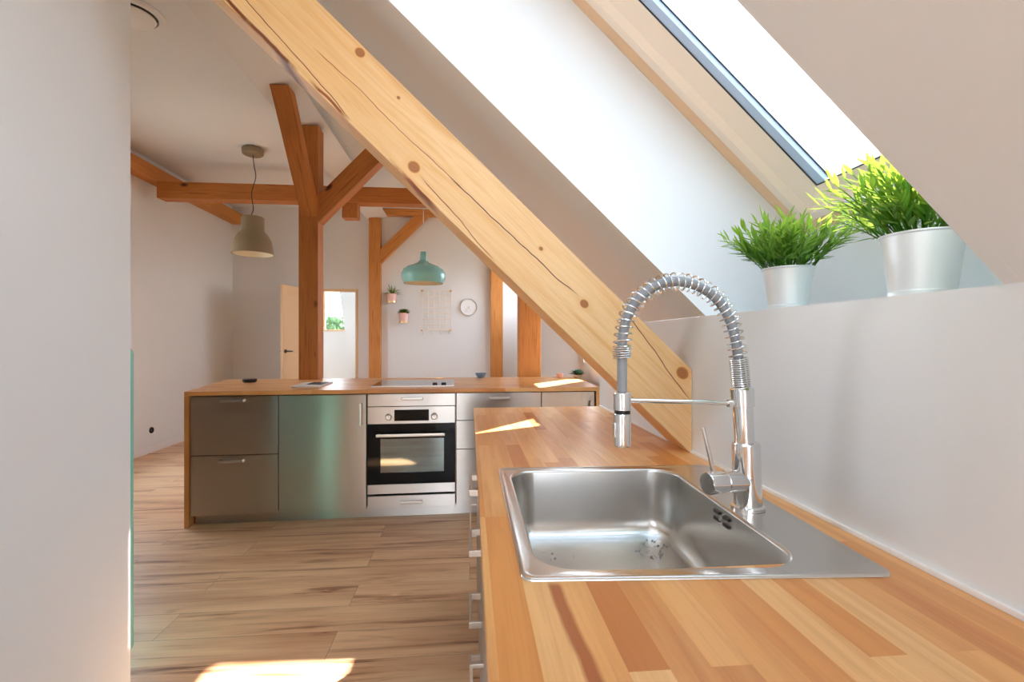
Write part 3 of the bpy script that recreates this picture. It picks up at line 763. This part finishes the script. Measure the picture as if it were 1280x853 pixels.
# floor of the bowl falling gently to the waste
cu, cv = (BU0+BU1)/2, (BV0+BV1)/2
wr = [(cu+.085*math.cos(2*PI*k/len(R[-1])+PI/4*0)*1.0, cv+.080*math.sin(2*PI*k/len(R[-1]))) for k in range(len(R[-1]))]
mid = ring(b, [((a[0]+c[0])/2, (a[1]+c[1])/2) for a, c in zip(I(.062, .04), wr)], TZ-.161); skin(b, R[-1], mid)
wring = ring(b, wr, TZ-.163); skin(b, mid, wring)
bmesh.ops.recalc_face_normals(b, faces=b.faces[:])
for f in b.faces: f.normal_flip() if False else None
obj('bowl', b, M_SINK, t, angle=60)
b = B(); wc = bil(cu, cv); lathe(b, [(.046, -.001), (.044, .001), (.036, -.004), (.034, -.018), (0, -.018)], 32, (wc[0], wc[1], TZ-.163), closed_ends=False); obj('waste', b, M_CHROME, t)
# water drops left on the bowl's floor
b = B(); rnd = random.Random(9); P0, P1 = I(.062, .04), wr
for k in range(150):
    if rnd.random() < .6: idx = (len(P0)*3//4+int(rnd.gauss(0, 4)))%len(P0) if rnd.random() < .3 else int(rnd.random()*11)
    else: idx = int(rnd.random()*len(P0))
    f = .05+.43*rnd.random(); u = P0[idx][0]*(1-f)+P1[idx][0]*f; v = P0[idx][1]*(1-f)+P1[idx][1]*f
    z = TZ-.158-.003*min(1, f*2); r_ = .0010+.0016*rnd.random()**2; x_, y_ = bil(u, v)
    lathe(b, [(r_, .0003), (r_*.85, r_*.45), (0, r_*.62)], 8, (x_, y_, z+.0002), closed_ends=False)
dr = tag(obj('water_drops', b, plain('water_film', (.25, .25, .25, 1), .03), None, loc=(.3, .93, TZ-.16)), 'scattered water drops drying on the floor of the sink bowl', 'water'); dr['kind'] = 'stuff'
# overflow: four slots and a screw in the bowl's right wall
b = B(); xw = bil(BU1-.004, .48)[0]
for yy in (.931, .893):
    for zz in (.8745, .8605):
        xs = bil(BU1-.0042, (yy-.645)/.575)[0]
        box(b, (xs-.002, yy-.0105, zz-.003), (xs+.006, yy+.0105, zz+.003))
obj('overflow', b, M_BLACK, t)
b = B(); lathe(b, [(.0035, 0), (.0035, .002), (0, .003)], 14, (xw-.0025, .9115, .8665), (-1, 0, 0)); obj('screw', b, M_CHROME, t)

# tap: spring spout
fy = .896
t = thing('kitchen_tap', 'tall chrome kitchen tap with coiled spring spout and side lever', 'tap', (.543, fy, TZ+.0025))
b = B(); bx = .543
lathe(b, [(.031, .0006), (.031, .006), (.026, .009), (.0258, .125), (.0245, .129), (0, .129)], 40, (.543, fy, TZ+.0022), (-.028, 0, 1)); obj('base', b, M_CHROME, t)
b = B(); lathe(b, [(.0185, .1295), (.0185, .20), (.0218, .201), (.0222, .234), (.0200, .237), (0, .237)], 36, (.543, fy, TZ+.002), (-.052, 0, 1)); obj('riser', b, M_CHROME, t)
sp = [(.5300, fy, 1.124), (.5275, fy, 1.150), (.5240, fy, 1.183), (.518, fy, 1.222), (.505, fy, 1.263), (.482, fy, 1.299), (.447, fy, 1.324), (.405, fy, 1.335), (.364, fy, 1.329), (.328, fy, 1.306), (.303, fy, 1.272), (.2925, fy, 1.232), (.2905, fy, 1.205), (.2905, fy, 1.185)]
cl = catmull(sp, 14)
obj('hose', (lambda b: (tube(b, cl+[Vector((.2905, fy, 1.13)), Vector((.2908, fy, 1.104))], .0095, 14), b)[1])(B()), M_GREYHOSE, t)
# coil around the hose: tight at both ends, open over the arch
LEN = [0.0]
for p, q in zip(cl, cl[1:]): LEN.append(LEN[-1]+(q-p).length)
def at(s):
    for i in range(len(cl)-1):
        if LEN[i+1] >= s: 
            k = (s-LEN[i])/(LEN[i+1]-LEN[i]+1e-9); return cl[i].lerp(cl[i+1], k), (cl[i+1]-cl[i]).normalized()
    return cl[-1], (cl[-1]-cl[-2]).normalized()
TOT = LEN[-1]; s = 0.0; ph = 0.0; hel = []; STEPS = 20
while s < TOT-.001:
    p, d = at(s); lateral = Vector((0, 1, 0)); nn = d.cross(lateral).normalized()
    r = .0165
    hel.append(p+(lateral*math.cos(ph)+nn*math.sin(ph))*r)
    pitch = .0042 if s < .062 or s > TOT-.026 else .0131
    s += pitch/STEPS; ph += 2*PI/STEPS
b = B(); tube(b, hel, .0016, 6); obj('spring', b, M_SPRING, t)
b = B(); tube(b, [(.512, fy, 1.098), (.45, fy, 1.101), (.30, fy, 1.106)], .0042, 14); lathe(b, [(.0075, 0), (.0075, .012), (0, .0125)], 18, (.514, fy, 1.098), (-1, 0, .02)); obj('support_arm', b, M_CHROME, t)
b = B(); lathe(b, [(.010, .036), (.0158, .033), (.0165, .031), (.0165, .001), (.0160, 0), (0, 0)], 32, (.291, fy, 1.088)); obj('holder', b, M_CHROME, t)
b = B(); lathe(b, [(.0150, 0), (.0150, .0062), (0, .0062)], 32, (.291, fy, 1.0815)); obj('seal_ring', b, M_BLACK, t)
b = B(); lathe(b, [(0, .0), (.0135, .0), (.0155, .002), (.0160, .006), (.0162, .060), (.0155, .0630), (0, .0632)], 36, (.291, fy, 1.0182)); hd = obj('spray_head', b, M_CHROME, t)
b = B(); box(b, (.2732, fy-.006, 1.036), (.2765, fy+.006, 1.064), .0015); obj('button', b, M_SPRING, hd)
b = B(); ax = Vector((-1, -.22, .03)).normalized()
lathe(b, [(0, -.002), (.0205, -.002), (.0208, .046), (.0195, .047), (.0195, .049), (.0208, .050), (.0212, .083), (.0195, .0865), (0, .0868)], 36, (.532, fy-.004, .9475), ax); hc = obj('mixer_body', b, M_CHROME, t)
b = B(); tip = Vector((.532, fy-.004, .9475))+ax*.075
tube(b, [tip+Vector((.003, 0, .017)), tip+Vector((0, 0, .035)), tip+Vector((-.013, .008, .105))], [.0042, .0042, .0036], 12); obj('lever', b, M_SPRING, hc)

# ------------------------------------------------------------------ potted grasses on the ledge
def pot_plant(label, cx, cy, rim, base, h, height, spread, seed, lims):
    rnd = random.Random(seed); z0 = 1.2906
    t = thing('potted_grass', label, 'plant', (cx, cy, z0), 0, 'potted grasses on the window ledge')
    b = B(); lathe(b, [(0, .004), (base-.004, .004), (base-.002, 0), (base, 0), (base+.0015, .007), (base+.0005, .009), (rim-.001, h-.004), (rim+.002, h-.002), (rim+.002, h), (rim-.002, h), (rim-.004, h-.012), (0, h-.012)], 48, (cx, cy, z0))
    pot = obj('pot', b, M_GALV, t)
    b = B(); lathe(b, [(rim-.0055, h-.0115), (rim-.012, h-.006), (0, h-.004)], 32, (cx, cy, z0), closed_ends=False); obj('soil', b, M_SOIL, t)
    b = B(); lay = b.loops.layers.color.new('tone')
    st = B(); lay2 = st.loops.layers.color.new('tone')
    base_z = z0+h-.008
    n = 0
    while n < 80:
        a = rnd.random()*2*PI; rr = math.sqrt(rnd.random())*rim*.85
        p = Vector((cx+rr*math.cos(a), cy+rr*math.sin(a), base_z))
        lean = (rr/rim)*spread*(.75+.7*rnd.random())
        d = Vector((math.cos(a)*lean, math.sin(a)*lean, 1)).normalized()
        L = height*(.62+.45*rnd.random())
        tip = p+d*L
        pts = []; q = p.copy(); dd = d.copy()
        for i in range(5):
            pts.append(q.copy()); dd = (dd+Vector((math.cos(a), math.sin(a), -.5))*.07*spread).normalized(); q = q+dd*L/4
        tip = pts[-1]
        n += 1
        if not (lims[0] < tip.y < lims[1]) or tip.x > lims[2]: continue
        tube(st, pts, [.0012, .0011, .001, .0009, .0006], 4)
        for i in range(11):
            f = .25+.75*i/10; k = f*4; i0 = min(int(k), 3); bp = pts[i0].lerp(pts[i0+1], k-i0); td = (pts[i0+1]-pts[i0]).normalized()
            aa = rnd.random()*2*PI; u = td.orthogonal().normalized(); w_ = td.cross(u)
            ld = td*(.9+.5*f)+(u*math.cos(aa)+w_*math.sin(aa))*.75
            e = bp+ld.normalized()*.034
            if not (lims[0] < e.y < lims[1]) or e.x > lims[2]: continue
            blade(b, bp, ld, .024+.014*rnd.random(), .0058+.0026*rnd.random(), -.35+.5*rnd.random(), min(1, max(0, (f-.2)*.8+.35*rnd.random()-.1)), lay)
    for f in st.faces:
        for lp in f.loops: lp[lay2] = (.2, .2, .2, 1)
    obj('foliage', b, M_LEAF, t, smooth=False); obj('stems', st, M_LEAF, t)
    return t
pot_plant('potted artificial grass on the ledge next to the tap, further from the wall corner', .702, 1.005, .0515, .0375, .090, .118, .85, 3, (.86, 1.27, .90))
pot_plant('potted artificial grass with sunlit yellow tips on the ledge beneath the window catch', .713, .700, .0540, .0420, .098, .128, .95, 11, (.552, .90, .90))

# ------------------------------------------------------------------ fridge behind the partition
t = thing('fridge', 'mint green fridge behind the partition with only its edge showing', 'fridge', (-1.50, 1.5, 0))
b = B(); box(b, (-1.80, 1.20, .12), (-1.188, 1.745, 1.22), .03, 4); obj('body', b, M_MINT, t, weighted=True)
b = B(); box(b, (-1.80, 1.752, .118), (-1.185, 1.83, 1.20), .026, 4); d = obj('door', b, M_MINT, t, weighted=True)
b = B(); tube(b, [(-1.72, 1.828, .78), (-1.72, 1.86, .79), (-1.72, 1.865, .95), (-1.72, 1.86, 1.09), (-1.72, 1.828, 1.10)], .008, 10); obj('handle', b, M_CHROME, d)
for x in (-1.75, -1.25):
    for y in (1.26, 1.69):
        b = B(); lathe(b, [(.02, 0.0005), (.02, .01), (.014, .012), (.014, .122), (0, .122)], 16, (x, y, 0)); obj('foot', b, M_BLACK, t)

# ------------------------------------------------------------------ pendants
rx, ry = -2.215, 5.14
t = thing('pendant_lamp', 'taupe metal bell pendant lamp hanging left of the island post', 'lamp', (rx, ry, ZC))
b = B(); lathe(b, [(.085, -.002), (.105, -.018), (.100, -.06), (.085, -.072), (.012, -.074), (0, -.074)], 40, (rx, ry, ZC), closed_ends=False); obj('ceiling_rose', b, M_TAUPE, t)
b = B(); tube(b, catmull([(rx, ry, ZC-.072), (rx+.012, ry, ZC-.18), (rx+.028, ry, ZC-.30), (rx-.012, ry, ZC-.46), (rx+.004, ry, ZC-.62), (rx-.012, ry, ZC-.68), (rx, ry, ZC-.705)], 6), .0045, 8); obj('cord', b, M_BLACK, t)
b = B(); zt = 2.495
lathe(b, [(0, 0), (.095, -.002), (.107, -.012), (.108, -.135), (.112, -.150), (.140, -.185), (.168, -.235), (.184, -.300), (.193, -.370), (.198, -.385), (.190, -.384), (.180, -.300), (.163, -.236), (.136, -.190), (.104, -.150), (.100, -.020), (0, -.016)], 48, (rx, ry, zt)); sh = obj('shade', b, M_TAUPE, t)
b = B(); lathe(b, [(.1885, -.384), (.1785, -.300), (.1615, -.237), (.1345, -.192), (.1025, -.154), (.0985, -.024)], 48, (rx, ry, zt), closed_ends=False); obj('lining', b, M_CREAM, sh)
b = B(); lathe(b, [(.02, -.017), (.02, -.09), (.033, -.12), (.036, -.15), (.024, -.18), (0, -.186)], 24, (rx, ry, zt)); obj('bulb', b, plain('frosted_bulb', (.85, .84, .8, 1), .4), t)

rx, ry = -.530, 5.60
t = thing('pendant_lamp', 'teal onion-shaped pendant lamp hanging on a white cord', 'lamp', (rx, ry, ZC))
b = B(); lathe(b, [(.06, -.001), (.062, -.02), (.05, -.03), (0, -.031)], 32, (rx, ry, ZC), closed_ends=False); obj('ceiling_rose', b, M_WHITEPL, t)
b = B(); tube(b, [(rx, ry, ZC-.03), (rx, ry, 2.7), (rx, ry, 2.245)], .0042, 8); obj('cord', b, M_WHITEPL, t)
b = B(); zt = 2.25
prof = [(0, 0), (.030, -.001), (.034, -.006), (.035, -.06), (.042, -.10), (.064, -.126), (.11, -.148), (.175, -.172), (.224, -.205), (.249, -.250), (.252, -.285), (.243, -.325), (.228, -.358), (.225, -.366)]
lathe(b, prof+[(.220, -.366), (.236, -.322), (.244, -.284), (.241, -.252), (.217, -.212), (.170, -.180), (.10, -.155), (.03, -.13), (0, -.13)], 56, (rx, ry, zt)); sh = obj('shade', b, M_TEAL, t)
b = B(); lathe(b, [(.2185, -.3655), (.2345, -.322), (.2425, -.284), (.2395, -.253), (.2155, -.214), (.1685, -.182), (.0985, -.157), (.03, -.132)], 56, (rx, ry, zt), closed_ends=False); obj('lining', b, M_CREAM, sh)
b = B(); lathe(b, [(.018, -.131), (.018, -.19), (.03, -.22), (.033, -.25), (.022, -.28), (0, -.285)], 24, (rx, ry, zt)); obj('bulb', b, plain('frosted_bulb', (.85, .84, .8, 1), .4), t)

# round ceiling vent beside the partition
t = thing('ceiling_vent', 'round white ceiling vent with slotted ring near the partition', 'vent', (-2.02, 3.08, ZC))
b = B(); lathe(b, [(.165, -.0006), (.165, -.006), (.150, -.016), (.128, -.018), (.126, -.004)], 48, (-2.02, 3.08, ZC), closed_ends=False); obj('ring', b, M_WHITEPL, t)
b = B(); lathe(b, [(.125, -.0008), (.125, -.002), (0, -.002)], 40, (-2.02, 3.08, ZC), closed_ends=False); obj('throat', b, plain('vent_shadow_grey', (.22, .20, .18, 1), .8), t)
b = B(); lathe(b, [(.03, -.003), (.112, -.022), (.117, -.027), (.10, -.036), (0, -.038)], 40, (-2.02, 3.08, ZC), closed_ends=False); obj('disc', b, M_WHITEPL, t)

# wall things on the far wall
FW = YF-.0006
def wall_pot(label, x, z, h, r, spiky, seed):
    rnd = random.Random(seed); y = FW-r-.012
    t = thing('wall_planter', label, 'plant', (x, y, z), 0, 'pink planters on the far wall')
    b = B(); lathe(b, [(0, 0), (r*.80, 0), (r*.84, .004), (r, h), (r*.93, h), (r*.9, h-.02), (0, h-.02)], 36, (x, y, z)); obj('pot', b, M_PINK, t)
    b = B(); lathe(b, [(r*.90, -.006), (r*.93, -.006), (r*.93, .016), (r*.87, .016)], 36, (x, y, z), closed_ends=False); box(b, (x-.012, y+r*.8, z-.006), (x+.012, FW, z+.02), .002); lathe(b, [(0, -.007), (r*.9, -.007), (r*.9, -.003), (0, -.003)], 32, (x, y, z)); obj('bracket', b, M_GOLD, t)
    b = B(); lay = b.loops.layers.color.new('tone')
    n = 40 if spiky else 90
    for k in range(n):
        a = rnd.random()*2*PI; q = rnd.random()
        if math.sin(a) > .2 and q > .4: a = -a
        if spiky: blade(b, (x, y, z+h-.02), (math.cos(a)*(.25+1.5*q), math.sin(a)*(.2+.8*q), 1.1-.6*q), .11+.10*rnd.random(), .016, -.6, rnd.random(), lay)
        else:
            c_ = Vector((x+math.cos(a)*r*.7*q, y+math.sin(a)*r*.7*q, z+h-.02+.05*rnd.random()))
            blade(b, c_, (math.cos(a)*(.4+.8*q), math.sin(a)*.6*q, .8), .045+.02*rnd.random(), .03, -.5, rnd.random(), lay)
    obj('foliage', b, M_LEAFD, t, smooth=False)
wall_pot('pink wall pot with a spiky aloe, higher of the two by the post', -1.160, 1.800, .128, .075, True, 5)
wall_pot('pink wall pot with a small bushy plant, lower of the two by the post', -.985, 1.500, .140, .070, False, 6)
t = thing('mounted_wire_grid', 'pale gold wire memo grid with corner clips on the far wall', 'wire grid', (-.50, FW, 1.36))
b = B()
gx0, gx1, gz0, gz1, gy = -.715, -.285, 1.385, 1.985, FW-.02
for x in [gx0+(gx1-gx0)*k/5 for k in range(6)]: tube(b, [(x, gy, gz0), (x, gy, gz1)], .003, 6)
for z in [gz0+(gz1-gz0)*k/7 for k in range(8)]: tube(b, [(gx0, gy, z), (gx1, gy, z)], .003, 6)
obj('mesh', b, M_PALEGOLD, t, smooth=False)
for x, z in ((gx0, gz0), (gx1, gz0), (gx0, gz1), (gx1, gz1)):
    b = B(); lathe(b, [(.012, 0), (.016, .004), (.016, .030), (.010, .034), (0, .034)], 16, (x, FW, z), (0, -1, 0)); obj('clip', b, M_GOLD, t)
for x in (-.70, -.56, -.44, -.31):
    b = B(); tube(b, catmull([(x, gy-.006, gz0), (x, gy-.008, gz0-.04), (x+.004, gy-.022, gz0-.06), (x, gy-.034, gz0-.045)], 5), .0045, 6); obj('hook', b, M_NICKEL, t)
t = thing('wall_clock', 'round white clock with thin grey rim on the far wall', 'clock', (-.012, FW, 1.74))
b = B(); lathe(b, [(.132, 0), (.134, .03), (.128, .036), (.119, .034), (.117, .020)], 48, (-.012, FW, 1.74), (0, -1, 0), closed_ends=False); obj('rim', b, plain('grey_rim', lin(205, 200, 194), .4), t)
b = B(); lathe(b, [(.118, .014), (.118, .019), (0, .019)], 48, (-.012, FW, 1.74), (0, -1, 0)); obj('face', b, M_WHITEPL, t)
for nm, a, L in (('hour_hand', 1.1, .06), ('minute_hand', 2.2, .09)):
    b = B(); box(b, (-.01, -.022, -.003), (L, -.0205, .003)); obj(nm, b, M_NICKEL, t, frame=Matrix.Translation((-.012, FW, 1.74)) @ Matrix.Rotation(a, 4, 'Y'), smooth=False)
t = thing('wall_outlet', 'small round black cable outlet low on the left wall', 'outlet', (XL, 5.588, .242))
b = B(); lathe(b, [(.034, .0006), (.034, .008), (.028, .011), (.026, .004), (0, .004)], 28, (XL, 5.588, .242), (1, 0, 0)); obj('cover', b, M_BLACK, t)
b = B(); lathe(b, [(.018, .0045), (.018, .006), (0, .006)], 20, (XL, 5.588, .242), (1, 0, 0)); obj('socket', b, M_DARKGREY, t)

# trees outside the far room's window
for k, (tx, ty, tz, tr, lab) in enumerate(((-5.75, 20.0, 1.35, .9, 'rounded green tree seen through the far window, on its left'), (-5.85, 24.0, 1.38, 1.2, 'rounded green tree seen through the far window, beside the slanting recess'))):
    rnd = random.Random(40+k)
    t = thing('garden_tree', lab, 'tree', (tx, ty, -3.0), 0, 'trees outside the far window')
    b = B(); tube(b, [(tx, ty, -3.0), (tx+.05, ty, -1.2), (tx, ty, tz)], [.14, .11, .07], 10); obj('trunk', b, M_OLD, t)
    b = B(); lay = b.loops.layers.color.new('tone')
    for i in range(900):
        d = Vector((rnd.gauss(0, 1), rnd.gauss(0, 1), rnd.gauss(0, 1))).normalized(); p = Vector((tx, ty, tz))+Vector((d.x, d.y, d.z*.8))*tr*(.75+.3*rnd.random())
        blade(b, p, d+Vector((rnd.uniform(-1, 1), rnd.uniform(-1, 1), rnd.uniform(-1, 1))), .26, .15, -.2, rnd.random(), lay)
    obj('crown', b, plain('tree_green', lin(84, 112, 70), .8), t, smooth=False)

# ------------------------------------------------------------------ light
def setup_light(sun_e, sky, expo):
    L = bpy.data.lights.new('sun', 'SUN'); L.energy = sun_e; L.angle = math.radians(.6); L.color = (1, .97, .92)
    o = bpy.data.objects.new('sun', L); C.objects.link(o)
    el = math.radians(34); d = Vector((-.643*math.cos(el), -.766*math.cos(el), -math.sin(el)))
    o.rotation_euler = d.to_track_quat('-Z', 'Y').to_euler(); o.location = (6, 9, 6)
    w = bpy.data.worlds.new('sky'); S.world = w; w.use_nodes = True; nt = w.node_tree; nt.nodes.clear()
    out = nt.nodes.new('ShaderNodeOutputWorld'); bg = nt.nodes.new('ShaderNodeBackground')
    tc = nt.nodes.new('ShaderNodeTexCoord'); sx = nt.nodes.new('ShaderNodeSeparateXYZ'); rm = nt.nodes.new('ShaderNodeValToRGB')
    nt.links.new(tc.outputs['Generated'], sx.inputs[0]); nt.links.new(sx.outputs[2], rm.inputs[0])
    mr = nt.nodes.new('ShaderNodeMapRange'); mr.inputs[1].default_value = -1; mr.inputs[2].default_value = 1
    nt.links.new(sx.outputs[2], mr.inputs[0]); nt.links.new(mr.outputs[0], rm.inputs[0])
    cr = rm.color_ramp; cr.elements.new(.5); cr.elements.new(.7)
    for e, (p, c) in zip(cr.elements, ((.47, (.26, .25, .22)), (.50, (.86, .93, 1.0)), (.62, (.74, .86, 1.0)), (.9, (.62, .80, 1.0)))): e.position = p; e.color = (*c, 1)
    nt.links.new(rm.outputs[0], bg.inputs[0]); bg.inputs[1].default_value = sky
    nt.links.new(bg.outputs[0], out.inputs[0])
    S.view_settings.view_transform = 'Standard'; S.view_settings.look = 'None'; S.view_settings.exposure = expo; S.view_settings.gamma = 1; S.view_settings.use_curve_mapping = False
setup_light(12.0, 3.1, 2.08)
cy = S.cycles
cy.max_bounces = 12; cy.diffuse_bounces = 8; cy.glossy_bounces = 6; cy.transparent_max_bounces = 16; cy.sample_clamp_indirect = 6.0
cy.caustics_reflective = False; cy.caustics_refractive = False
cy.use_denoising = True

# ------------------------------------------------------------------ camera
cam = bpy.data.cameras.new('camera'); cam.sensor_width = 36; cam.lens = 16.875; cam.clip_start = .02
co = bpy.data.objects.new('camera', cam); C.objects.link(co)
co.location = (0, 0, 1.22); co.rotation_euler = (PI/2, 0, -math.atan(53/600))
S.camera = co
